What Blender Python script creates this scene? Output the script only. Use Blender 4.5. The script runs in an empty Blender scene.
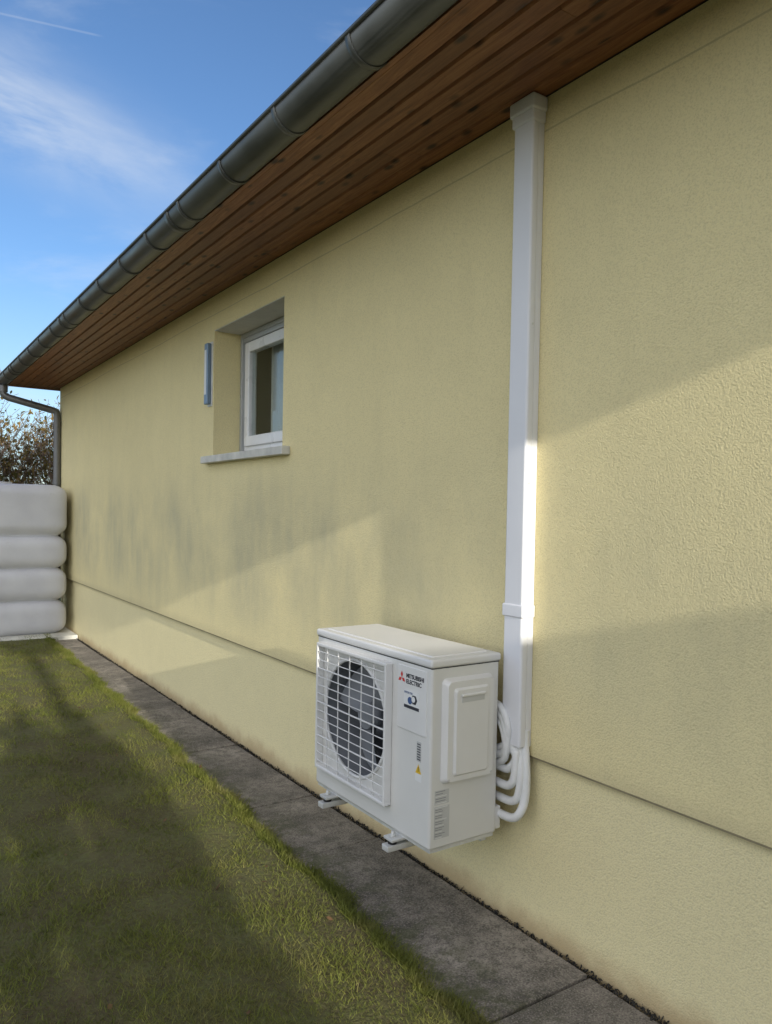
import bpy, bmesh, math, random
import numpy as np
from mathutils import Vector, Matrix, Quaternion
random.seed(7); rng=np.random.default_rng(7)
scene=bpy.context.scene
COL=scene.collection
H=1.63; D=2.12

# ---------------------------------------------------------------- helpers
def link(o,parent=None):
    COL.objects.link(o)
    if parent is not None: o.parent=parent
    return o
def empty(name,loc=(0,0,0)):
    e=bpy.data.objects.new(name,None); e.location=loc; COL.objects.link(e); return e
def mesh_obj(name,verts,faces,mat=None,parent=None,smooth=False):
    me=bpy.data.meshes.new(name); me.from_pydata([tuple(v) for v in verts],[],faces); me.update()
    if smooth:
        for p in me.polygons: p.use_smooth=True
    o=bpy.data.objects.new(name,me)
    if mat: me.materials.append(mat)
    return link(o,parent)
def box(name,x0,x1,y0,y1,z0,z1,mat,parent=None,bevel=0.0,seg=2):
    bm=bmesh.new()
    bmesh.ops.create_cube(bm,size=1)
    for v in bm.verts:
        v.co=Vector(((x0+x1)/2+v.co.x*(x1-x0),(y0+y1)/2+v.co.y*(y1-y0),(z0+z1)/2+v.co.z*(z1-z0)))
    if bevel>0:
        bmesh.ops.bevel(bm,geom=list(bm.edges),offset=bevel,segments=seg,profile=0.5,affect='EDGES')
    me=bpy.data.meshes.new(name); bm.to_mesh(me); bm.free()
    if bevel>0:
        for p in me.polygons: p.use_smooth=True
    me.materials.append(mat)
    o=bpy.data.objects.new(name,me); link(o,parent)
    if bevel>0:
        m=o.modifiers.new('wn','WEIGHTED_NORMAL'); m.keep_sharp=False
    return o
def tube(name,pts,r,mat,parent=None,res=6,smooth=True):
    cu=bpy.data.curves.new(name,'CURVE'); cu.dimensions='3D'; cu.bevel_depth=r; cu.bevel_resolution=res; cu.use_fill_caps=True
    sp=cu.splines.new('NURBS' if smooth else 'POLY'); sp.points.add(len(pts)-1)
    for i,p in enumerate(pts): sp.points[i].co=(*p,1)
    if smooth:
        sp.use_endpoint_u=True; sp.order_u=min(4,len(pts)); sp.resolution_u=10
    cu.materials.append(mat)
    return link(bpy.data.objects.new(name,cu),parent)
def cyl(name,c,axis,r,h,mat,parent=None,seg=48,r2=None):
    bm=bmesh.new()
    bmesh.ops.create_cone(bm,cap_ends=True,segments=seg,radius1=r,radius2=r if r2 is None else r2,depth=h)
    q=Vector((0,0,1)).rotation_difference(Vector(axis))
    bmesh.ops.rotate(bm,verts=bm.verts,cent=(0,0,0),matrix=q.to_matrix())
    bmesh.ops.translate(bm,verts=bm.verts,vec=c)
    me=bpy.data.meshes.new(name); bm.to_mesh(me); bm.free()
    for p in me.polygons: p.use_smooth=len(p.vertices)==4
    me.materials.append(mat)
    return link(bpy.data.objects.new(name,me),parent)

class NT:
    def __init__(s,name):
        s.m=bpy.data.materials.new(name); s.m.use_nodes=True; s.t=s.m.node_tree; s.t.nodes.clear()
        s.out=s.t.nodes.new('ShaderNodeOutputMaterial'); s.b=s.t.nodes.new('ShaderNodeBsdfPrincipled')
        s.t.links.new(s.b.outputs[0],s.out.inputs[0])
        s.co=s.t.nodes.new('ShaderNodeTexCoord').outputs['Object']
    def n(s,typ,**kw):
        nd=s.t.nodes.new('ShaderNode'+typ)
        for k,v in kw.items(): setattr(nd,k,v)
        return nd
    def set(s,sock,v):
        if isinstance(v,bpy.types.NodeSocket): s.t.links.new(v,sock)
        else: sock.default_value=v
    def mapped(s,scale,loc=(0,0,0)):
        m=s.n('Mapping'); s.t.links.new(s.co,m.inputs[0]); m.inputs['Scale'].default_value=scale; m.inputs['Location'].default_value=loc
        return m.outputs[0]
    def noise(s,scale,detail=3,rough=0.6,co=None,dist=0):
        nd=s.n('TexNoise'); s.t.links.new(co if co is not None else s.co,nd.inputs['Vector'])
        nd.inputs['Scale'].default_value=scale; nd.inputs['Detail'].default_value=detail; nd.inputs['Roughness'].default_value=rough; nd.inputs['Distortion'].default_value=dist
        return nd.outputs['Fac']
    def ramp(s,fac,stops):
        r=s.n('ValToRGB'); s.t.links.new(fac,r.inputs[0]); el=r.color_ramp.elements
        while len(el)<len(stops): el.new(0.5)
        for e,(p,c) in zip(el,stops):
            e.position=p; e.color=(c,c,c,1) if isinstance(c,(int,float)) else (*c,1)
        return r.outputs[0]
    def mix(s,fac,a,b,mode='MIX'):
        m=s.n('MixRGB',blend_type=mode); s.set(m.inputs[0],fac)
        for i,v in ((1,a),(2,b)):
            if isinstance(v,(tuple,list)): v=(*v,1) if len(v)==3 else v
            s.set(m.inputs[i],v)
        return m.outputs[0]
    def math(s,op,a,b=0.0,c=None,clamp=False):
        m=s.n('Math',operation=op,use_clamp=clamp); s.set(m.inputs[0],a); s.set(m.inputs[1],b)
        if c is not None: s.set(m.inputs[2],c)
        return m.outputs[0]
    def sep(s):
        x=s.n('SeparateXYZ'); s.t.links.new(s.co,x.inputs[0]); return x.outputs
    def maprange(s,v,a,b,c=0.0,d=1.0):
        m=s.n('MapRange'); s.set(m.inputs[0],v); 
        for i,k in enumerate((a,b,c,d)): m.inputs[i+1].default_value=k
        m.interpolation_type='SMOOTHSTEP'
        return m.outputs[0]
    def bump(s,h,strength=0.3,dist=0.01,prev=None):
        b=s.n('Bump'); s.set(b.inputs['Height'],h); b.inputs['Strength'].default_value=strength; b.inputs['Distance'].default_value=dist
        if prev is not None: s.t.links.new(prev,b.inputs['Normal'])
        return b.outputs[0]
    def fin(s,col,rough=0.6,metal=0.0,normal=None,**kw):
        if isinstance(col,tuple): col=(*col,1) if len(col)==3 else col
        s.set(s.b.inputs['Base Color'],col); s.set(s.b.inputs['Roughness'],rough); s.set(s.b.inputs['Metallic'],metal)
        if normal is not None: s.t.links.new(normal,s.b.inputs['Normal'])
        for k,v in kw.items(): s.set(s.b.inputs[k],v)
        return s.m

def plain(name,col,rough=0.5,metal=0.0,var=0.08,scale=6,bump=0.0,bscale=200):
    t=NT(name); nz=t.noise(scale,3)
    c=t.mix(t.ramp(nz,[(0.3,0.0),(0.75,1.0)]),tuple(x*(1-var) for x in col),tuple(min(1,x*(1+var)) for x in col))
    nr=t.bump(t.noise(bscale,1),bump,0.002) if bump>0 else None
    rr=t.maprange(nz,0.3,0.7,rough*0.85,min(1,rough*1.15))
    return t.fin(c,rr,metal,nr)

# ---------------------------------------------------------------- materials
def render_mat(name,base,plinth=False):
    t=NT(name); x,y,z=t.sep()
    big=t.noise(0.7,3,0.6); mid=t.noise(5,4,0.65)
    c=t.mix(t.ramp(big,[(0.3,0.0),(0.7,1.0)]),tuple(v*0.95 for v in base),tuple(v*1.03 for v in base))
    c=t.mix(t.math('MULTIPLY',t.ramp(mid,[(0.45,0.0),(0.75,1.0)]),0.16),c,tuple(v*0.8 for v in base))
    if not plinth:
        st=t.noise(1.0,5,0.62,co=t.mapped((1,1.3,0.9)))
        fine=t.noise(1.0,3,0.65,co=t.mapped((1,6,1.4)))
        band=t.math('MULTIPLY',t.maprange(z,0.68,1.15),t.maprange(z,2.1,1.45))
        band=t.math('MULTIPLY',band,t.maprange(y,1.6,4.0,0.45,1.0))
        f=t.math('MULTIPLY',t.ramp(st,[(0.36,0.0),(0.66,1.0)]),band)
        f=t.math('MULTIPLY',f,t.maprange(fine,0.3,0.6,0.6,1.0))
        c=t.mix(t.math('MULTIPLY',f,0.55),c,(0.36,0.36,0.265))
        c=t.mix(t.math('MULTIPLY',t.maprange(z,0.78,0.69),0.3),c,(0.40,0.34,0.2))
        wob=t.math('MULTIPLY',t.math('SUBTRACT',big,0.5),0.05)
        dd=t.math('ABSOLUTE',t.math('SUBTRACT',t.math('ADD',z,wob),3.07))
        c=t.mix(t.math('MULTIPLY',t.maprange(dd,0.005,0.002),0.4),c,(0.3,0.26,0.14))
        c=t.mix(t.math('MULTIPLY',t.ramp(fine,[(0.52,0.0),(0.78,1.0)]),0.08),c,(0.36,0.33,0.2))
    else:
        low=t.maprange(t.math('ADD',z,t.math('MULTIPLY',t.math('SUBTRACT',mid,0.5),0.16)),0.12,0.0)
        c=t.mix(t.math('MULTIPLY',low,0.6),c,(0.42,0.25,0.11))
        c=t.mix(t.math('MULTIPLY',t.maprange(z,0.655,0.70),0.45),c,(0.33,0.27,0.15))  # plinth top darkened in the colour, standing for shade under the ledge
    g1=t.noise(170,2,0.65)
    c=t.mix(t.math('MULTIPLY',t.ramp(g1,[(0.35,1.0),(0.52,0.0)]),0.3),c,tuple(v*0.55 for v in base))
    n=t.bump(g1,0.85,0.006); n=t.bump(t.noise(42,2,0.6),0.16,0.006,n)
    return t.fin(c,0.93,0.0,n)
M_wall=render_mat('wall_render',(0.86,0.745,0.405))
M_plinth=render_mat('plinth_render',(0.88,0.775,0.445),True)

def wood_mat():
    t=NT('soffit_wood'); x,y,z=t.sep()
    at=t.n('Attribute'); at.attribute_name='rnd'; r=at.outputs['Fac']
    off=t.n('CombineXYZ'); t.set(off.inputs[1],t.math('MULTIPLY',r,37.0)); t.set(off.inputs[2],t.math('MULTIPLY',r,11.0))
    va=t.n('VectorMath',operation='ADD'); t.t.links.new(t.co,va.inputs[0]); t.t.links.new(off.outputs[0],va.inputs[1])
    mp=t.n('Mapping'); t.t.links.new(va.outputs[0],mp.inputs[0]); mp.inputs['Scale'].default_value=(1,0.06,1)
    g=t.noise(60,4,0.65,co=mp.outputs[0],dist=1.2)
    c=t.ramp(g,[(0.25,(0.13,0.045,0.016)),(0.5,(0.27,0.105,0.038)),(0.75,(0.42,0.195,0.078))])
    c=t.mix(t.math('MULTIPLY',r,0.6),c,(0.12,0.044,0.016))
    kn=t.n('TexVoronoi'); mp2=t.n('Mapping'); t.t.links.new(va.outputs[0],mp2.inputs[0]); mp2.inputs['Scale'].default_value=(12,5.5,1)
    t.t.links.new(mp2.outputs[0],kn.inputs['Vector']); kn.inputs['Scale'].default_value=1.0
    kf=t.ramp(kn.outputs['Distance'],[(0.10,1.0),(0.24,0.0)])
    c=t.mix(t.math('MULTIPLY',kf,0.92),c,(0.025,0.009,0.005))
    n=t.bump(g,0.25,0.003)
    return t.fin(c,0.5,0.0,n)
M_wood=wood_mat()
M_zinc=plain('gutter_metal',(0.115,0.12,0.115),0.42,0.55,0.25,3,0.08,60)
M_pipe=plain('downpipe_metal',(0.17,0.17,0.17),0.45,0.5,0.2,4)
M_duct=plain('duct_pvc',(0.74,0.74,0.755),0.5,0,0.03,3)
M_ac=plain('ac_casing',(0.68,0.67,0.63),0.42,0,0.03,5,0.06,420)
M_ac2=plain('ac_casing_light',(0.72,0.71,0.68),0.4,0,0.03,5)
M_dark=plain('ac_dark',(0.19,0.20,0.21),0.6)
M_fan=plain('fan_grey',(0.21,0.22,0.235),0.6)
M_seam=plain('seam_dark',(0.06,0.06,0.055),0.8)
M_ledge_shadow=plain('ledge_shadow_strip',(0.26,0.22,0.13),0.9,0,0.3,12)
M_steel=plain('bracket_steel',(0.62,0.62,0.59),0.4,0.2,0.12,20)
M_foam=plain('pipe_insulation',(0.76,0.76,0.74),0.6,0,0.05,20,0.3,160)
M_black=plain('rubber_black',(0.02,0.02,0.02),0.7)
M_red=plain('logo_red',(0.62,0.03,0.025),0.4)
M_ink=plain('print_ink',(0.03,0.03,0.04),0.5)
M_blue=plain('sticker_blue',(0.05,0.10,0.24),0.4)
M_stick=plain('sticker_white',(0.75,0.75,0.73),0.35)
M_yel=plain('sticker_yellow',(0.8,0.52,0.03),0.4)
M_labg=plain('label_grey',(0.52,0.52,0.50),0.4)
M_pvc=plain('window_pvc',(0.80,0.80,0.79),0.3,0,0.03)
M_guide=plain('shutter_guide',(0.42,0.43,0.43),0.4,0.3)
M_sill=plain('sill_concrete',(0.60,0.59,0.53),0.8,0,0.2,8,0.3,120)
M_lint=plain('lintel_plaster',(0.66,0.63,0.56),0.85,0,0.1,8,0.3,120)
M_thermo=plain('thermometer_blue',(0.19,0.27,0.37),0.4,0.2)
M_curt=plain('curtain',(0.50,0.50,0.46),0.9)
M_room=plain('room_dark',(0.10,0.11,0.09),0.9)
M_tile=plain('roof_tile',(0.22,0.09,0.06),0.8,0,0.3,8,0.3,40)
def glass():
    t=NT('window_glass'); m=t.fin((0.9,0.95,0.93),0.02)
    t.b.inputs['Transmission Weight'].default_value=1.0; t.b.inputs['IOR'].default_value=1.25
    return m
M_glass=glass()
def concrete(name,base,moss=True):
    t=NT(name); x,y,z=t.sep()
    a=t.noise(2.6,4,0.65); b=t.noise(16,5,0.75); s=t.noise(150,2,0.65)
    c=t.mix(t.ramp(a,[(0.35,0.0),(0.65,1.0)]),tuple(v*0.5 for v in base),tuple(v*1.4 for v in base))
    c=t.mix(t.math('MULTIPLY',t.ramp(b,[(0.46,0.0),(0.58,1.0)]),0.6),c,tuple(v*0.38 for v in base))
    c=t.mix(t.math('MULTIPLY',t.ramp(s,[(0.54,0.0),(0.64,1.0)]),0.55),c,(0.42,0.38,0.32))
    c=t.mix(t.math('MULTIPLY',t.ramp(s,[(0.34,1.0),(0.46,0.0)]),0.65),c,(0.05,0.048,0.042))
    if moss:
        m=t.noise(7,5,0.75)
        e=t.maprange(x,2.0,1.6)
        c=t.mix(t.math('MULTIPLY',t.math('MULTIPLY',t.ramp(m,[(0.45,0.0),(0.56,1.0)]),e),0.8),c,(0.07,0.08,0.025))
    n=t.bump(s,0.8,0.005); n=t.bump(b,0.5,0.01,n)
    return t.fin(c,0.92,0,n)
M_slab=concrete('path_concrete',(0.25,0.222,0.185))
M_gwall=concrete('caster_wall_concrete',(0.4,0.38,0.34),False)
def soil(name,cols):
    t=NT(name); a=t.noise(1.5,4,0.7); b=t.noise(40,3,0.7)
    f=t.math('ADD',t.math('MULTIPLY',a,0.5),t.math('MULTIPLY',b,0.5))
    c=t.ramp(f,[(0.35,cols[0]),(0.5,cols[1]),(0.65,cols[2])])
    n=t.bump(b,0.8,0.02)
    return t.fin(c,0.95,0,n)
M_lawn=soil('lawn_soil',[(0.075,0.054,0.024),(0.10,0.092,0.032),(0.12,0.13,0.04)])
M_ground=soil('ground_grass',[(0.05,0.07,0.018),(0.08,0.11,0.028),(0.11,0.14,0.04)])
M_dirt=soil('joint_soil',[(0.015,0.014,0.012),(0.03,0.028,0.024),(0.06,0.055,0.045)])
def attr_mat(name,stops,rough=0.6,trans=0.0,patch=None):
    t=NT(name); at=t.n('Attribute'); at.attribute_name='rnd'
    f=at.outputs['Fac']
    if patch:
        p=t.noise(patch,4,0.65); f=t.math('ADD',t.math('MULTIPLY',f,0.6),t.math('MULTIPLY',t.maprange(p,0.3,0.7),0.4))
    c=t.ramp(f,stops)
    if patch:
        q=t.noise(3.1,4,0.7)
        c=t.mix(t.math('MULTIPLY',t.ramp(q,[(0.50,0.0),(0.66,1.0)]),0.55),c,(0.27,0.235,0.095))
    m=t.fin(c,rough)
    if trans>0:
        tr=t.n('BsdfTranslucent'); t.set(tr.inputs[0],c); mx=t.n('MixShader'); mx.inputs[0].default_value=trans
        t.t.links.new(t.b.outputs[0],mx.inputs[1]); t.t.links.new(tr.outputs[0],mx.inputs[2]); t.t.links.new(mx.outputs[0],t.out.inputs[0])
    t.b.inputs['Specular IOR Level'].default_value=0.25
    return m
M_blade=attr_mat('grass_blade',[(0.0,(0.07,0.085,0.022)),(0.35,(0.145,0.17,0.034)),(0.7,(0.235,0.25,0.052)),(0.93,(0.32,0.29,0.10)),(1.0,(0.42,0.35,0.19))],0.6,0.35,1.3)
M_leaf=attr_mat('shrub_leaf',[(0.0,(0.06,0.06,0.015)),(0.4,(0.17,0.13,0.035)),(0.75,(0.28,0.18,0.06)),(1.0,(0.38,0.26,0.11))],0.7,0.3)
M_hleaf=attr_mat('caster_leaf',[(0.0,(0.03,0.05,0.015)),(1.0,(0.08,0.12,0.03))],0.6,0.15)
M_dead=attr_mat('dead_leaf',[(0.0,(0.08,0.045,0.02)),(0.6,(0.15,0.09,0.045)),(1.0,(0.22,0.15,0.08))],0.8)
M_bark=plain('bark',(0.16,0.11,0.08),0.9,0,0.3,10)
def tankmat():
    t=NT('tank_plastic'); a=t.noise(3,3)
    c=t.mix(t.ramp(a,[(0.3,0.0),(0.7,1.0)]),(0.56,0.56,0.60),(0.66,0.66,0.69))
    d=t.noise(12,4,0.75); c=t.mix(t.math('MULTIPLY',t.ramp(d,[(0.55,0.0),(0.75,1.0)]),0.2),c,(0.36,0.35,0.33))
    return t.fin(c,0.5)
M_tank=tankmat()

# ---------------------------------------------------------------- house
house=empty('house')
Y0,Y1=-2.85,11.03
wy0,wy1,wz0,wz1=4.32,5.475,2.01,2.95
ZP=0.70; ZT=3.205; PX=2.145; BX=9.5; R=0.25
ys=[Y0,wy0,wy1,Y1]; zs=[ZP,wz0,wz1,ZT]
V=[];F=[]
def vi(p): V.append(p); return len(V)-1
for i in range(3):
    for j in range(3):
        if i==1 and j==1: continue
        a=[vi((D,ys[i],zs[j])),vi((D,ys[i],zs[j+1])),vi((D,ys[i+1],zs[j+1])),vi((D,ys[i+1],zs[j]))]
        F.append(a)
F.append([vi((D,wy1,wz0)),vi((D,wy1,wz1)),vi((D+R,wy1,wz1)),vi((D+R,wy1,wz0))])
F.append([vi((D,wy0,wz1)),vi((D,wy0,wz0)),vi((D+R,wy0,wz0)),vi((D+R,wy0,wz1))])
F.append([vi((D,Y0,ZP)),vi((D,Y1,ZP)),vi((PX+.05,Y1,ZP)),vi((PX+.05,Y0,ZP))])
for yy in (Y0,Y1):
    F.append([vi((D,yy,ZP)),vi((D,yy,ZT)),vi((BX,yy,ZT)),vi((BX,yy,ZP))])
    F.append([vi((D,yy,ZT)),vi(((D+BX)/2,yy,ZT+1.50)),vi((BX,yy,ZT))])
F.append([vi((BX,Y0,0)),vi((BX,Y0,ZT)),vi((BX,Y1,ZT)),vi((BX,Y1,0))])
wall=mesh_obj('facade_wall',V,F,M_wall,house)
box('ledge_shadow_strip',D+.003,D+.03,Y0+.01,Y1-.01,ZP-0.008,ZP-.001,M_ledge_shadow,house)  # dark strip coloured to stand for the shadow and grime line under the ledge
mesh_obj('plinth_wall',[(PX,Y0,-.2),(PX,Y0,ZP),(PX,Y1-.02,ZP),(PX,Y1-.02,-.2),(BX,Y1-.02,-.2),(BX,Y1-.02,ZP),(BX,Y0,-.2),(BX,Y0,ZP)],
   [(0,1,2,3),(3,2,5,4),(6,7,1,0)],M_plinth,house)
# window
box('lintel_underside',D+.004,D+R,wy0+.001,wy1-.001,wz1-.004,wz1+.03,M_lint,house)
sill=box('window_sill',D-.058,D-.0005,4.21,5.585,1.968,2.02,M_sill,house,0.005)
mesh_obj('window_sill_top',[(D-.002,wy0+.001,2.019),(D-.002,wy1-.001,2.019),(D+R,wy1-.001,2.045),(D+R,wy0+.001,2.045)],[(0,1,2,3)],M_sill,house)
FX=D+R
def frame(nm,x0,x1,y0,y1,z0,z1,w,mat,bv=0.004):
    box(nm+'_jamb_far',x0,x1,y1-w,y1,z0,z1,mat,house,bv); box(nm+'_jamb_near',x0,x1,y0,y0+w,z0,z1,mat,house,bv)
    box(nm+'_head',x0+.001,x1-.001,y0+w-.002,y1-w+.002,z1-w,z1,mat,house,bv); box(nm+'_foot',x0+.001,x1-.001,y0+w-.002,y1-w+.002,z0,z0+w,mat,house,bv)
frame('shutter_guide',FX-.045,FX+.0,wy0+.002,wy1-.002,2.03,wz1-.006,.035,M_guide)
frame('window_frame',FX-.02,FX+.06,wy0+.037,wy1-.037,2.06,wz1-.04,.05,M_pvc)
a,b=wy0+.075,wy1-.075
frame('sash',FX-.04,FX+.03,a,b,2.10,wz1-.08,.075,M_pvc,0.008)
box('glass',FX-.012,FX-.004,a+.06,b-.06,2.16,wz1-.14,M_glass,house)
box('shutter_slat',FX-.04,FX-.02,wy0+.037,wy1-.037,wz1-.075,wz1-.041,M_guide,house,0.004)
mesh_obj('room_interior',[(FX+.07,wy0,1.9),(FX+.07,wy1,1.9),(FX+.07,wy1,3.0),(FX+.07,wy0,3.0),(FX+1.5,wy0-.5,1.0),(FX+1.5,wy1+.5,1.0),(FX+1.5,wy1+.5,3.1),(FX+1.5,wy0-.5,3.1)],
   [(0,1,5,4),(1,2,6,5),(2,3,7,6),(3,0,4,7),(4,5,6,7)],M_room,house)
cv=[];cf=[]
n=60
for i in range(n+1):
    y=wy0+.05+.86*i/n
    x=FX+.11+.012*math.sin(i*1.1)+.006*math.sin(i*2.7)
    cv+= [(x,y,2.05),(x,y,2.9)]
for i in range(n): cf.append((2*i,2*i+2,2*i+3,2*i+1))
mesh_obj('curtain',cv,cf,M_curt,house,True)

# soffit boards
SX=1.525
bm=bmesh.new(); lay=bm.faces.layers.float.new('rnd')
nb=7; bw=(D-SX)/nb
def bbox(x0,x1,y0,y1,z0,z1,val,bev):
    r=bmesh.ops.create_cube(bm,size=1)
    vs=r['verts']
    for v in vs: v.co=Vector(((x0+x1)/2+v.co.x*(x1-x0),(y0+y1)/2+v.co.y*(y1-y0),(z0+z1)/2+v.co.z*(z1-z0)))
    fs=set(f for v in vs for f in v.link_faces)
    for f in fs: f[lay]=val
    es=[e for e in set(e for v in vs for e in v.link_edges) if abs((e.verts[0].co-e.verts[1].co).y)>0.1 and e.verts[0].co.z<(z0+z1)/2]
    r=bmesh.ops.bevel(bm,geom=es,offset=bev,segments=1,affect='EDGES')
    for f in r['faces']: f[lay]=val
for i in range(nb):
    x0=SX+i*bw
    y=-3.05+random.uniform(-2.5,-0.2)
    while y<11.2:
        L=random.uniform(3.2,4.2)
        a=max(y,-3.05); b=min(y+L,11.2)
        if b>a+.05: bbox(x0+.0015,x0+bw-.0015,a,b-.0015,ZT,ZT+.02,random.random(),0.008)
        y+=L
me=bpy.data.meshes.new('soffit_boards'); bm.to_mesh(me); bm.free(); me.materials.append(M_wood)
link(bpy.data.objects.new('soffit_boards',me),house)
box('fascia_board',SX-.025,SX-.002,-3.05,11.2,ZT-.01,3.29,M_wood,house)
RX=(D+BX)/2; rz=3.29+ (RX-1.47)*0.42
for sgn,nm in ((1,'roof_slope_front'),(-1,'roof_slope_back')):
    e=1.47 if sgn>0 else 2*RX-1.47
    vs=[(e,-3.05,3.292),(RX,-3.05,rz),(RX,11.2,rz),(e,11.2,3.292)]
    vs+= [(a,b,c+.045) for a,b,c in vs]
    mesh_obj(nm,vs,[(0,1,2,3),(7,6,5,4),(0,4,5,1),(2,6,7,3),(0,3,7,4)],M_tile,house)
mesh_obj('soffit_deck',[(SX,-3.05,ZT+.03),(SX,11.2,ZT+.03),(2.2,11.2,ZT+.03),(2.2,-3.05,ZT+.03)],[(0,1,2,3)],M_seam,house)
box('verge_board',SX,2.3,-3.07,-3.052,ZT-.01,3.30,M_wood,house); box('verge_board_far',SX,2.3,11.202,11.22,ZT-.01,3.30,M_wood,house)

# gutter
GX,GZ,GR=1.430,3.25,0.080
def half(r,y,k=20): return [(GX-math.cos(math.pi*i/k)*r,y,GZ-math.sin(math.pi*i/k)*r) for i in range(k+1)]
def strip(nm,r,ya,yb,mat,thick=0.003):
    k=20; a=half(r,ya); b=half(r,yb); vs=a+b; fs=[(i,i+1,k+2+i,k+1+i) for i in range(k)]
    o=mesh_obj(nm,vs,fs,mat,house,True); m=o.modifiers.new('s','SOLIDIFY'); m.thickness=thick; m.offset=0; return o
strip('gutter',GR,-3.08,11.2,M_zinc,0.003)
tube('gutter_bead',[(GX-GR-.004,-3.08,GZ+.004),(GX-GR-.004,11.2,GZ+.004)],0.009,M_zinc,house,4,False)
y=1.71-0.58*8; i=0
while y<11.1:
    strip('gutter_bracket_%d'%i,GR+.005,y-.014,y+.014,M_zinc,0.005)
    if i%5==2: strip('gutter_joint_%d'%i,GR+.004,y+.16,y+.22,M_zinc,0.005)
    y+=.58; i+=1
for yy,nm in ((-3.08,'gutter_end_near'),(11.2,'gutter_end_far')):
    p=half(GR,yy); mesh_obj(nm,p,[tuple(range(len(p)))],M_zinc,house)
# downpipe
tube('downpipe',[(GX,11.02,3.18),(GX,11.02,3.07),(GX+.015,11.02,3.045),(GX+.06,11.01,3.02),(2.0,10.96,2.90),(2.055,10.95,2.885),(2.068,10.95,2.85),(2.07,10.95,2.78),(2.07,10.95,.0)],0.045,M_pipe,house,8,False)
for z in (2.72,1.95,.8): tube('downpipe_collar_%d'%int(z*10),[(2.07,10.95,z-.03),(2.07,10.95,z+.03)],0.052,M_pipe,house,8,False)
tube('downpipe_socket',[(GX,11.02,3.17),(GX,11.02,3.09)],0.056,M_pipe,house,8,False)

# thermometer
th=empty('wall_thermometer')
box('housing',D-.045,D-.010,5.500,5.565,H+.777,H+1.23,M_thermo,th,0.008)
box('backplate',D-.010,D,5.492,5.575,H+.765,H+1.242,M_stick,th,0.003)
box('scale_window',D-.0475,D-.044,5.515,5.55,H+.85,H+1.18,M_stick,th,0.001)

# ---------------------------------------------------------------- duct
duct=empty('wall_cable_duct')
dy0,dy1,dx=2.125,2.222,D-.065
box('trunk_base',D-.03,D-.0005,dy0,dy1,.735,ZT-.02,M_duct,duct,0.003)
box('trunk_cover',dx,D-.028,dy0-.003,dy1+.003,.735,ZT-.02,M_duct,duct,0.010,3)
box('joint_collar',dx-.005,D-.001,dy0-.008,dy1+.008,1.235,1.285,M_duct,duct,0.006)
box('top_cap',dx-.014,D-.001,dy0-.018,dy1+.018,ZT-.06,ZT-.003,M_duct,duct,0.010,3)
box('top_cap_lower',dx-.007,D-.0015,dy0-.010,dy1+.010,ZT-.10,ZT-.055,M_duct,duct,0.008,3)
for z in (2.35,1.75,): cyl('screw_%d'%int(z*10),(D-.045,dy0-.004,z),(0,1,0),.004,.003,M_steel,duct,12)

# ---------------------------------------------------------------- AC unit
ac=empty('air_conditioner_outdoor_unit')
ax0,ax1,ay0,ay1,az0,az1=1.705,2.035,2.218,3.08,.385,1.093
body=box('casing',ax0,ax1,ay0,ay1,az0,az1-.03,M_ac,ac,0.012,3)
fc=(2.748,.758)
cut=cyl('fan_cutter',(ax0+.02,fc[0],fc[1]),(1,0,0),.245,.36,M_dark,None,64)
mod=body.modifiers.new('b','BOOLEAN'); mod.object=cut; mod.operation='DIFFERENCE'; mod.solver='EXACT'
body.modifiers.move(1,0)
bpy.context.view_layer.update()
dg=bpy.context.evaluated_depsgraph_get()
nm=bpy.data.meshes.new_from_object(body.evaluated_get(dg)); body.modifiers.clear(); body.data=nm
bpy.data.objects.remove(cut)
k=64; vs=[];fs=[]
for xx in (ax0+.001,ax0+.195):
    for i in range(k):
        a=2*math.pi*i/k; vs.append((xx,fc[0]+.2435*math.cos(a),fc[1]+.2435*math.sin(a)))
for i in range(k): fs.append((i,(i+1)%k,k+(i+1)%k,k+i))
fs.append(tuple(range(k,2*k)))
mesh_obj('fan_shroud',vs,fs,M_dark,ac)
def ring(nm,c,R_,r_,mat,par):
    n1,n2=64,8; vs=[];fs=[]
    for i in range(n1):
        a=2*math.pi*i/n1
        for j in range(n2):
            b=2*math.pi*j/n2; rr=R_+r_*math.cos(b)
            vs.append((c[0]+r_*math.sin(b),c[1]+rr*math.cos(a),c[2]+rr*math.sin(a)))
    for i in range(n1):
        for j in range(n2): fs.append((i*n2+j,((i+1)%n1)*n2+j,((i+1)%n1)*n2+(j+1)%n2,i*n2+(j+1)%n2))
    return mesh_obj(nm,vs,fs,mat,par,True)
ring('bell_mouth',(ax0,fc[0],fc[1]),.245,.008,M_ac2,ac)
cyl('fan_hub',(ax0+.09,fc[0],fc[1]),(1,0,0),.055,.08,M_fan,ac,32)
for b in range(3):
    a0=b*2*math.pi/3+.5; vs=[];fs=[]; nr,na=8,10
    for i in range(nr+1):
        r=.05+(.225-.05)*i/nr
        for j in range(na+1):
            t=j/na; a=a0+(t-.5)*1.45*(0.75+.25*i/nr)+.35*i/nr
            vs.append((ax0+.06+.09*t,fc[0]+r*math.cos(a),fc[1]+r*math.sin(a)))
    for i in range(nr):
        for j in range(na):
            p=i*(na+1)+j; fs.append((p,p+1,p+na+2,p+na+1))
    o=mesh_obj('fan_blade_%d'%b,vs,fs,M_fan,ac,True)
box('lid',ax0-.006,ax1+.004,ay0-.006,ay1+.004,az1-.032,az1,M_ac2,ac,0.010,3)
box('lid_seam',ax0+.001,ax1-.001,ay0+.001,ay1-.001,az1-.036,az1-.030,M_seam,ac)
box('lid_press',ax0+.03,ax1-.03,ay0+.04,ay1-.04,az1-.004,az1+.004,M_ac2,ac,0.0035)
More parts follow.
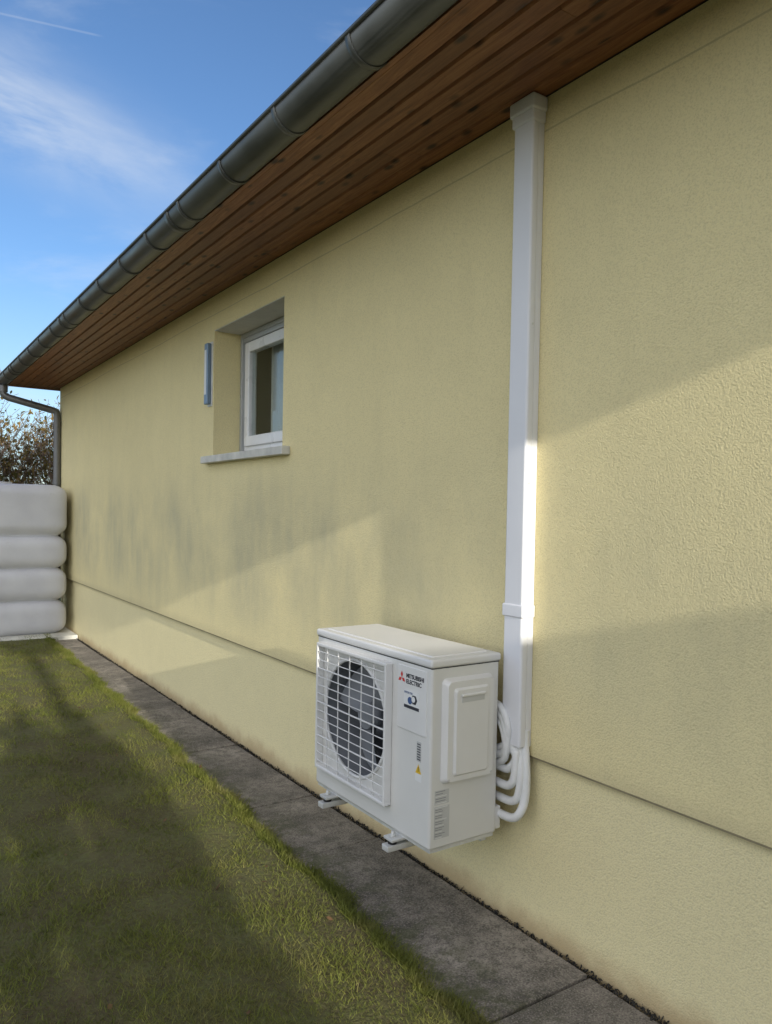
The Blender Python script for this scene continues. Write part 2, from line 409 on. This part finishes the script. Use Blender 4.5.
# grille
gy0,gy1,gz0,gz1=2.468,3.03,.475,1.040; gx=ax0-.034
M_gr=M_ac2
for nm_,a in (('grille_top',(gx,ax0,gy0,gy1,gz1-.016,gz1)),('grille_bottom',(gx,ax0,gy0,gy1,gz0,gz0+.016)),
            ('grille_near',(gx-.001,ax0+.0,gy0,gy0+.014,gz0+.012,gz1-.012)),('grille_far',(gx-.001,ax0+.0,gy1-.014,gy1,gz0+.012,gz1-.012))):
    box(nm_,*a,M_gr,ac,0.004)
nh=15
for i in range(1,nh):
    z=gz0+(gz1-gz0)*i/nh
    tube('grille_wire_h_%d'%i,[(gx+.006,gy0+.008,z),(gx+.002,gy0+.03,z),(gx+.002,gy1-.03,z),(gx+.006,gy1-.008,z)],.0022 if i%4 else .0036,M_gr,ac,2,False)
for i in range(1,6):
    y=gy0+(gy1-gy0)*i/6
    tube('grille_wire_v_%d'%i,[(gx+.008,y,gz0+.008),(gx+.006,y,gz1-.008)],.0030,M_gr,ac,2,False)
box('front_fascia',ax0-.004,ax0+.004,2.245,2.432,.80,1.045,M_ac2,ac,0.003)
def text(nm,s,size,loc,cols,mat,par,ext=0.0004,bold=0):
    cu=bpy.data.curves.new(nm,'FONT'); cu.body=s; cu.size=size; cu.extrude=ext; cu.offset=bold
    cu.materials.append(mat); o=bpy.data.objects.new(nm,cu); link(o,par)
    M=Matrix((cols[0],cols[1],cols[2])).transposed().to_4x4(); M.translation=loc; o.matrix_world=M
    return o
FR=((0,-1,0),(0,0,1),(-1,0,0)); SD=((1,0,0),(0,0,1),(0,-1,0))
fx=ax0-.0046
text('brand_line_1','MITSUBISHI',.0225,(fx,2.373,1.002),FR,M_ink,ac,bold=.0006)
text('brand_line_2','ELECTRIC',.0225,(fx,2.373,.980),FR,M_ink,ac,bold=.0006)
def rhomb(nm,c,ang,L=.026,W=.015):
    d=Vector((0,-math.cos(ang),math.sin(ang))); p=Vector((0,-math.cos(ang+math.pi/2),math.sin(ang+math.pi/2)))
    c=Vector(c); v=[c,c+d*L*.5+p*W*.5,c+d*L,c+d*L*.5-p*W*.5]
    mesh_obj(nm,[tuple(q) for q in v],[(0,1,2,3)],M_red,ac)
for i,a in enumerate((90,210,330)): rhomb('logo_mark_%d'%i,(fx-.0003,2.402,.996),math.radians(a))
box('sticker',ax0-.0052,ax0-.004,2.285,2.385,.885,.955,M_stick,ac)
cyl('sticker_emblem',(ax0-.0056,2.318,.925),(1,0,0),.019,.001,M_ink,ac,6)
cyl('sticker_emblem_2',(ax0-.0066,2.322,.926),(1,0,0),.011,.001,M_stick,ac,24)
cyl('sticker_emblem_3',(ax0-.0056,2.345,.918),(1,0,0),.014,.001,M_blue,ac,24)
box('sticker_base',ax0-.0058,ax0-.005,2.287,2.383,.887,.899,M_ink,ac)
text('sticker_text','INVERTER',.012,(ax0-.0056,2.382,.942),FR,M_blue,ac)
box('info_label',ax0-.001,ax0+.001,2.275,2.302,.70,.775,M_labg,ac)
for i in range(7): box('info_line_%d'%i,ax0-.0016,ax0-.0009,2.278,2.299,.706+i*.0095,.710+i*.0095,M_ink,ac)
mesh_obj('warning_triangle',[(ax0-.001,2.308,.655),(ax0-.001,2.272,.655),(ax0-.001,2.290,.69)],[(0,1,2)],M_yel,ac)
box('warning_mark',ax0-.0016,ax0-.0009,2.2885,2.2915,.662,.680,M_ink,ac)
box('warning_label',ax0-.001,ax0+.001,2.270,2.310,.625,.652,M_stick,ac)
# side service cover
bm=bmesh.new()
def prism(prof,ya,yb,inset):
    c=Vector((sum(p[0] for p in prof)/len(prof),0,sum(p[1] for p in prof)/len(prof)))
    a=[bm.verts.new((p[0],ya,p[1])) for p in prof]
    b=[bm.verts.new((c.x+(p[0]-c.x)*(1-inset[0]),yb,c.z+(p[1]-c.z)*(1-inset[1]))) for p in prof]
    bm.faces.new(b)
    for i in range(len(prof)): bm.faces.new((a[i],a[(i+1)%len(prof)],b[(i+1)%len(prof)],b[i]))
def rr(x0,x1,z0,z1,r,n=5):
    out=[]
    for cx,cz,a0 in ((x1-r,z1-r,0),(x0+r,z1-r,90),(x0+r,z0+r,180),(x1-r,z0+r,270)):
        for i in range(n+1):
            a=math.radians(a0+90*i/n); out.append((cx+r*math.cos(a),cz+r*math.sin(a)))
    return out
prism(rr(1.752,1.998,.625,1.020,.022),ay0+.001,ay0-.026,(.10,.06))
prism(rr(1.790,1.960,.655,.985,.012),ay0-.0255,ay0-.034,(.10,.05))
bmesh.ops.recalc_face_normals(bm,faces=bm.faces)
me=bpy.data.meshes.new('service_cover'); bm.to_mesh(me); bm.free(); me.materials.append(M_ac2); link(bpy.data.objects.new('service_cover',me),ac)
box('cover_handle_recess',1.822,1.93,ay0-.0355,ay0-.033,.930,.952,M_labg,ac)
box('cover_handle_lip',1.818,1.934,ay0-.042,ay0-.033,.951,.961,M_ac2,ac,0.003)
for x,z in ((1.772,.645),(1.978,.645)): cyl('cover_screw_%d'%int(x*100),(x,ay0-.018,z),(0,1,0),.005,.02,M_steel,ac,12)
def linelabel(nm,x0,x1,z0,z1,rows):
    box(nm,x0,x1,ay0-.001,ay0+.001,z0,z1,M_labg,ac)
    random.seed(len(nm)+rows)
    h=(z1-z0)/rows
    for i in range(rows):
        w=(x1-x0)*random.uniform(.5,.92)
        box('%s_line_%d'%(nm,i),x0+.003,x0+.003+w-.006,ay0-.0016,ay0-.0009,z0+h*i+h*.35,z0+h*i+h*.6,M_fan if i%3 else M_stick,ac)
linelabel('rating_label',1.728,1.798,.425,.545,16)
linelabel('rating_label_b',1.728,1.795,.553,.605,6)
box('base_pan',ax0+.01,ax1-.01,ay0+.008,ay1-.008,az0-.012,az0+.004,M_steel,ac)
for k,yy in enumerate((2.42,2.93)):
    box('foot_%d'%k,ax0-.045,ax1+.03,yy-.03,yy+.03,az0-.022,az0-.010,M_steel,ac,0.003)
    box('bracket_arm_%d'%k,ax0-.058,PX-.005,yy-.022,yy+.022,az0-.060,az0-.036,M_steel,ac,0.004)
    cyl('rubber_mount_%d'%k,(ax0-.022,yy,az0-.03),(0,0,1),.018,.016,M_black,ac,20)
    cyl('bolt_%d'%k,(ax0-.022,yy,az0-.004),(0,0,1),.006,.03,M_steel,ac,8)
    cyl('nut_%d'%k,(ax0-.022,yy,az0-.006),(0,0,1),.011,.009,M_steel,ac,6)
    box('bracket_upright_%d'%k,PX-.03,PX-.002,yy-.022,yy+.022,az0-.12,az0+.26,M_steel,ac,0.003)
box('valve_cover',ax0+.28,ax1+.028,ay0+.006,ay0+.05,az0+.01,az0+.10,M_ac2,ac,0.006)
# refrigerant pipes: they leave the duct, sweep down in nested bends and run in behind the unit
for i in range(5):
    yb=2.136+.018*i
    zb=.455+.060*i; rr_=.075-.006*i
    x1=2.062+.010*(i%2)
    xo=2.098-.012*(i%3)
    tube('refrigerant_pipe_%d'%i,[(xo,yb,.80),(xo,yb,.74),(xo-.004,yb-.012,.69),(xo-.006,2.116+.016*i,zb+.16),
        (xo-.010,2.116+.016*i,zb+rr_*.9),(x1,2.125+.016*i,zb+.02),(x1,2.155+.014*i,zb),(x1,2.21,zb-.004),(x1,2.32,zb)],.0165,M_foam,ac,5)
for i in range(3):
    z=.80+.030*i
    tube('pipe_loop_%d'%i,[(2.07,2.34,z+.0),(2.062,2.27,z+.03),(2.052,2.218,z+.02),(2.045,2.19-.006*i,z-.03),(2.05,2.18-.004*i,z-.09),(2.058,2.21,z-.15),(2.07,2.33,z-.17)],.0140,M_foam,ac,5)

# ---------------------------------------------------------------- ground
g=mesh_obj('ground',[(-400,-400,-.06),(400,-400,-.06),(400,400,-.06),(-400,400,-.06)],[(0,1,2,3)],M_ground)
def edge(s):
    s=np.asarray(s,float)
    return 1.555+.026*np.clip(s,0,10)+.016*np.sin(s*5.1)+.013*np.sin(s*11.3+1)+.011*np.sin(s*23.7)
def hz(x,y): return .010*np.sin(x*2.1+y*.7)+.007*np.sin(y*2.9-x*1.3)+.004*np.sin(x*9+y*3)+.003*np.sin(y*11-x*5)
ny=520; tt=np.concatenate([np.linspace(0,3,60),np.linspace(3.1,24,50)]); yy=np.linspace(-4.3,34,ny)
V=[];
for y in yy:
    e=float(edge(y)); x=e-tt; z=.034+hz(x,y); z[0]=.001
    V.append(np.stack([x,np.full_like(x,y),z],1))
V=np.concatenate(V); nt=len(tt)
F=[(i*nt+j,i*nt+j+1,(i+1)*nt+j+1,(i+1)*nt+j) for i in range(ny-1) for j in range(nt-1)]
lawn=mesh_obj('lawn',V,F,M_lawn,None,True)
def fill(n,rmin,rmax,pw):
    u=rng.random(n); r=(rmin**pw+(rmax**pw-rmin**pw)*u)**(1/pw)
    a=rng.uniform(math.radians(-52),math.radians(26),n)
    x=-np.sin(a)*r; y=np.cos(a)*r
    k=(x<edge(y)-.0); return x[k],y[k],r[k]
X,Yb,Rr=fill(850000,1.3,16,0.75)
cl=np.sin(X*7+np.sin(Yb*5)*2)*np.sin(Yb*8+np.sin(X*6)*2)
cl2=np.sin(X*2.3+np.sin(Yb*3.1)*1.6+1)*np.sin(Yb*2.7+np.sin(X*2.2)*2)
keep=rng.random(len(X))<(.68+.22*cl+.16*cl2); X,Yb,Rr,cl=X[keep],Yb[keep],Rr[keep],cl[keep]
m=34000; ye=rng.uniform(1.2,11,m); xe=edge(ye)+rng.normal(0,.022,m)-.004
X=np.concatenate([X,xe]); Yb=np.concatenate([Yb,ye]); Rr=np.concatenate([Rr,np.hypot(xe,ye)]); cl=np.concatenate([cl,np.ones(m)*.5])
N=len(X); 
hgt=rng.uniform(.009,.029,N)*(1+.4*cl)*(1+Rr*.02); wid=(.0018+.0007*Rr)*rng.uniform(.6,1.3,N)
az=rng.uniform(0,2*np.pi,N); lean=rng.uniform(.3,1.5,N)*hgt; la=rng.uniform(0,2*np.pi,N)
zb=.028+hz(X,Yb)
zb=np.where(X>edge(Yb)-.02,.006,zb)
dx_=np.cos(az)*wid/2; dy_=np.sin(az)*wid/2
P=np.empty((N,3,3),np.float32)
P[:,0]=np.stack([X-dx_,Yb-dy_,zb],1); P[:,1]=np.stack([X+dx_,Yb+dy_,zb],1)
P[:,2]=np.stack([X+np.cos(la)*lean,Yb+np.sin(la)*lean,zb+hgt],1)
def trimesh(name,P,rnd,mat,parent=None):
    n,k=P.shape[0],P.shape[1]
    me=bpy.data.meshes.new(name); me.vertices.add(n*k); me.vertices.foreach_set('co',P.astype(np.float32).ravel())
    me.loops.add(n*k); me.loops.foreach_set('vertex_index',np.arange(n*k,dtype=np.int32))
    me.polygons.add(n); me.polygons.foreach_set('loop_start',np.arange(0,n*k,k,dtype=np.int32))
    try: me.polygons.foreach_set('loop_total',np.full(n,k,np.int32))
    except Exception: pass
    at=me.attributes.new('rnd','FLOAT','FACE'); at.data.foreach_set('value',rnd.astype(np.float32))
    me.update(calc_edges=True); me.validate(); me.materials.append(mat)
    o=bpy.data.objects.new(name,me); return link(o,parent)
trimesh('grass',P,np.clip(rng.beta(2,2.2,N)+.1*(rng.random(N)<.06)*3,0,1),M_blade,lawn)

def leafset(name,xs,ys,zs,size,mat,flat=.5,parent=None):
    n=len(xs); az=rng.uniform(0,2*np.pi,n); s=size*rng.uniform(.6,1.3,n); t=rng.normal(0,flat,n); t2=rng.normal(0,flat,n)
    u=np.stack([np.cos(az),np.sin(az),np.tan(np.clip(t,-1.2,1.2))*.7],1)*s[:,None]; v=np.stack([-np.sin(az),np.cos(az),np.tan(np.clip(t2,-1.2,1.2))*.7],1)*s[:,None]*.42
    c=np.stack([xs,ys,zs],1)
    Q=np.stack([c-u,c-u*.2+v,c+u*.35+v*.9,c+u,c+u*.35-v*.9,c-u*.2-v],1)
    return trimesh(name,Q,rng.random(n),mat,parent)
n=40; ys_=rng.uniform(2.2,8,n); xs_=edge(ys_)-np.abs(rng.normal(0,.8,n))+.03
leafset('fallen_leaves',xs_,ys_,.046+hz(xs_,ys_),.013,M_dead,.5)

# path slabs
path=empty('paved_path')
mesh_obj('joint_bed',[(1.50,-4.4,-.035),(2.17,-4.4,-.035),(2.17,12,-.035),(1.50,12,-.035)],[(0,1,2,3)],M_dirt,path)
js=[-3.2,-1.9,-.6,.5,1.81,3.17,3.85,4.95,6.1,7.2,8.3,9.4,10.5,11.6]
random.seed(11)
for i in range(len(js)-1):
    dz=random.uniform(-.004,.004)
    box('slab_%d'%i,1.545,2.115+random.uniform(-.004,.004),js[i]+.005,js[i+1]-.005,-.05,.002+dz,M_slab,path,0.005)
n=9000; ys_=rng.uniform(.8,11,n); xs_=rng.normal(2.128,.007,n)
leafset('joint_gravel',xs_,ys_,-.014+rng.uniform(0,.02,n),.006,M_dirt,.6,path)

# ---------------------------------------------------------------- tank
tank=empty('rainwater_tank')
tx0,tx1,ty0,ty1=1.03,2.062,10.12,10.86
cx,cy=(tx0+tx1)/2,(ty0+ty1)/2; hx,hy=(tx1-tx0)/2,(ty1-ty0)/2
prof=[]
def lobe(z0,z1,dep,n=18):
    for i in range(n+1):
        t=i/n; s_=(1-abs(2*t-1)**4.0)
        prof.append((z0+(z1-z0)*t,-dep*(1-s_)))
lobe(.05,.46,.095); lobe(.46,.86,.095); lobe(.86,1.26,.095)
for i in range(21):
    t=i/20
    d=-.095*(1-min(1,t/.22))**2 if t<.22 else (0 if t<.84 else -.075*((t-.84)/.16)**2.4)
    prof.append((1.26+.61*t,d))
prof.append((1.89,-.13)); prof.append((1.895,-.25))
V=[];F=[];ns=96
for z,dd in prof:
    for j in range(ns):
        a=2*math.pi*j/ns; ca,sa=math.cos(a),math.sin(a); e=.29
        px=math.copysign(abs(ca)**e,ca); py=math.copysign(abs(sa)**e,sa)
        fl=1-.06*math.exp(-((px)/.25)**2)*(abs(py)>.9)
        V.append((cx+px*(hx+dd),cy+py*(hy+dd)*fl,z))
for i in range(len(prof)-1):
    for j in range(ns): F.append((i*ns+j,i*ns+(j+1)%ns,(i+1)*ns+(j+1)%ns,(i+1)*ns+j))
F.append(tuple(range((len(prof)-1)*ns,len(prof)*ns)))
tb=mesh_obj('body',V,F,M_tank,tank,True)
cyl('lid',(cx-.25,cy,1.90),(0,0,1),.17,.03,M_tank,tank,40)
box('base_slab',.95,2.135,9.93,11.0,-.04,.05,M_sill,tank,0.008)

# ---------------------------------------------------------------- garden wall, hedge and tree guessed behind the viewer, out of view, added to cast the low shadows
gw=empty('caster_wall')  # unseen blocker, added for the straight lower shadow edge on the facade
box('masonry',1.12,1.98,-4.7,-4.5,-.1,2.74,M_gwall,gw); box('coping',1.10,2.02,-4.74,-4.46,2.742,2.80,M_gwall,gw,.006)
caster_hedge=empty('caster_hedge')  # unseen, added for dappled shade; the gap beside it lets a sunlit strip through
n=13000
hx_=rng.uniform(-5,.72,n)+rng.normal(0,.12,n)*(rng.random(n)<.3); hy_=rng.uniform(-5.2,-4.5,n); hz_=rng.uniform(0,1,n)**.9*(2.60+.22*np.sin(hx_*5)+.16*np.sin(hx_*13))
leafset('foliage',hx_,hy_,hz_,.066,M_hleaf,.9,caster_hedge)
for i in range(12): tube('stem_%d'%i,[(-4.9+i*.5,-4.85,-.05),(-4.8+i*.5,-4.8,1.2),(-4.9+i*.5,-4.9,2.4)],.03,M_bark,caster_hedge,2)

# ---------------------------------------------------------------- shrubs
def shrub(name,cx,cy,height,spread,seed,nstem=14,nleaf=5000,leafsize=.035):
    r=random.Random(seed); par=empty(name); segs=[]; tips=[]
    def grow(p,d,L,rad,lev):
        q=p
        for k in range(3):
            d=(d+Vector((r.gauss(0,.13),r.gauss(0,.13),r.gauss(.03,.08)))).normalized()
            nq=q+d*(L/3); segs.append((q,nq,rad*(1-.2*k),rad*(1-.2*(k+1)))); q=nq
            if lev<3 and (k>0 or lev>0):
                for _ in range(2):
                    dd=(d+Vector((r.gauss(0,.55),r.gauss(0,.55),r.gauss(.15,.35)))).normalized()
                    grow(q,dd,L*r.uniform(.45,.7),rad*.5,lev+1)
            if lev>=1: tips.append(q.copy())
    for i in range(nstem):
        a=r.uniform(0,2*math.pi); rr_=r.uniform(0,.35)*spread
        p=Vector((cx+math.cos(a)*rr_,cy+math.sin(a)*rr_,-.05))
        d=Vector((math.cos(a)*.35,math.sin(a)*.35,1)).normalized()
        grow(p,d,height*r.uniform(.5,.68),.02,0)
    V=[];F=[]
    for a,b,r0,r1 in segs:
        d=(b-a).normalized(); u=d.orthogonal().normalized(); v=d.cross(u); o=len(V)
        for c,rr_ in ((a,r0),(b,r1)):
            for k in range(3):
                an=2*math.pi*k/3; V.append(c+(u*math.cos(an)+v*math.sin(an))*max(rr_,.0035))
        for k in range(3): F.append((o+k,o+(k+1)%3,o+3+(k+1)%3,o+3+k))
    mesh_obj('branches',V,F,M_bark,par)
    T=np.array([tuple(t) for t in tips]); idx=rng.integers(0,len(T),nleaf); c=T[idx]+rng.normal(0,.07,(nleaf,3))
    leafset('foliage',c[:,0],c[:,1],c[:,2],leafsize,M_leaf,.8,par)
for i,(x,y,h,s) in enumerate([(1.9,14.2,3.0,1.6),(.7,14.8,3.2,1.6),(-.6,14.4,3.0,1.6),(2.9,16.0,3.3,1.8),(-2.0,15,3.0,1.7)]):
    shrub('garden_shrub' if i==0 else 'garden_shrub.%03d'%i,x,y,h,s,40+i,10,5000,.032)
tree=empty('caster_tree')  # unseen crown, added to keep the sun off the tank
n=9000; v=rng.normal(0,1,(n,3)); v/=np.linalg.norm(v,axis=1)[:,None]; v*=(rng.random(n)**.4)[:,None]
leafset('foliage',.28+v[:,0]*.78,-9+v[:,1]*1.0,6.0+v[:,2]*1.45,.085,M_hleaf,.9,tree)
tube('trunk',[(.2,-9,-.1),(.25,-9,2.5),(.2,-9,4.5),(.3,-9,6.6)],.07,M_bark,tree,4)
for i in range(8):
    a=i*.8; tube('limb_%d'%i,[(.22,-9,4.4+.15*i),(.25+.35*math.cos(a),-9+.4*math.sin(a),4.9+.2*i),(.28+.6*math.cos(a),-9+.8*math.sin(a),5.3+.2*i)],.025,M_bark,tree,2)

# ---------------------------------------------------------------- light
dirv=Vector((1/15,1,-.25)).normalized()
sl=bpy.data.lights.new('sun','SUN'); sl.energy=5.0; sl.angle=math.radians(.5); sl.color=(1.0,.95,.84)
so=bpy.data.objects.new('sun',sl); so.rotation_euler=dirv.to_track_quat('-Z','Y').to_euler(); link(so)
w=bpy.data.worlds.new('World'); scene.world=w; w.use_nodes=True; nt_=w.node_tree; nt_.nodes.clear()
L=nt_.links.new
def wn(t,**k):
    n_=nt_.nodes.new('ShaderNode'+t)
    for a_,b_ in k.items(): setattr(n_,a_,b_)
    return n_
def wmath(op,a,b=0.0):
    m_=wn('Math',operation=op)
    for i,v_ in enumerate((a,b)):
        if isinstance(v_,bpy.types.NodeSocket): L(v_,m_.inputs[i])
        else: m_.inputs[i].default_value=v_
    return m_.outputs[0]
out=wn('OutputWorld'); bg=wn('Background'); L(bg.outputs[0],out.inputs[0])
sky=wn('TexSky'); sky.sky_type='NISHITA'; sky.sun_disc=False
sky.sun_elevation=math.radians(14); sky.sun_rotation=math.radians(183.8); sky.air_density=1.0; sky.dust_density=0.5; sky.ozone_density=2.6
tc=wn('TexCoord'); G=tc.outputs['Generated']
def dot(v):
    d_=wn('VectorMath',operation='DOT_PRODUCT'); L(G,d_.inputs[0]); d_.inputs[1].default_value=v; return d_.outputs['Value']
def smooth(v,a,b):
    m_=wn('MapRange',interpolation_type='SMOOTHSTEP'); L(v,m_.inputs[0]); m_.inputs[1].default_value=a; m_.inputs[2].default_value=b; return m_.outputs[0]
tint=wn('MixRGB',blend_type='MULTIPLY'); tint.inputs[0].default_value=1; L(sky.outputs[0],tint.inputs[1]); tint.inputs[2].default_value=(.88,1.02,1.20,1)
mp=wn('Mapping'); L(G,mp.inputs[0]); mp.inputs['Rotation'].default_value=(0,math.radians(25),math.radians(20)); mp.inputs['Scale'].default_value=(1.6,2.2,5.5)
nz=wn('TexNoise'); L(mp.outputs[0],nz.inputs[0]); nz.inputs['Scale'].default_value=1.8; nz.inputs['Detail'].default_value=6; nz.inputs['Roughness'].default_value=.6; nz.inputs['Distortion'].default_value=.5
thin=wmath('MULTIPLY',smooth(nz.outputs['Fac'],.54,.85),.35)
bd=dot((-.220,.436,-.872)); band=wmath('POWER',2.718,wmath('MULTIPLY',wmath('POWER',wmath('ABSOLUTE',wmath('DIVIDE',bd,.045)),2.0),-1.0))
wisp=wmath('MULTIPLY',wmath('MULTIPLY',band,smooth(nz.outputs['Fac'],.30,.60)),smooth(dot((1,0,0)),.40,.05))
wisp=wmath('MULTIPLY',wisp,.75)
cd_=dot((.109,.479,-.871)); trail=wmath('MULTIPLY',wmath('MULTIPLY',smooth(wmath('ABSOLUTE',cd_),.0016,.0003),smooth(dot((1,0,0)),.205,.19)),.13)
low=wmath('MULTIPLY',smooth(dot((0,0,1)),.30,.0),.35)
cf_=wmath('MINIMUM',wmath('ADD',wmath('ADD',thin,wisp),wmath('ADD',trail,low)),.95)
mxx=wn('MixRGB'); L(cf_,mxx.inputs[0]); L(tint.outputs[0],mxx.inputs[1]); mxx.inputs[2].default_value=(5.3,5.7,6.2,1)
gdir=Vector((-.78,-.52,.36)).normalized()
fill_glow=wn('MixRGB',blend_type='ADD'); L(smooth(dot(gdir),.1,1.0),fill_glow.inputs[0]); L(mxx.outputs[0],fill_glow.inputs[1]); fill_glow.inputs[2].default_value=(7.6,7.0,6.3,1)  # broad unseen sky glow behind the camera, added to raise the ambient light
L(fill_glow.outputs[0],bg.inputs[0]); bg.inputs[1].default_value=.15

# ---------------------------------------------------------------- camera
cd=bpy.data.cameras.new('camera'); co=bpy.data.objects.new('camera',cd); link(co)
cd.sensor_fit='VERTICAL'; cd.sensor_height=36; cd.lens=769/1024*36; cd.clip_end=2000; cd.clip_start=.05
yaw=math.atan2(517,769); roll=.018; pitch=-.025; cd.shift_y=.0188
Mx=Matrix.Rotation(-yaw,4,'Z')@Matrix.Rotation(math.pi/2+pitch,4,'X')@Matrix.Rotation(roll,4,'Z')
co.matrix_world=Matrix.Translation((0,0,H))@Mx
scene.camera=co
scene.view_settings.view_transform='Standard'; scene.view_settings.look='None'; scene.view_settings.exposure=0
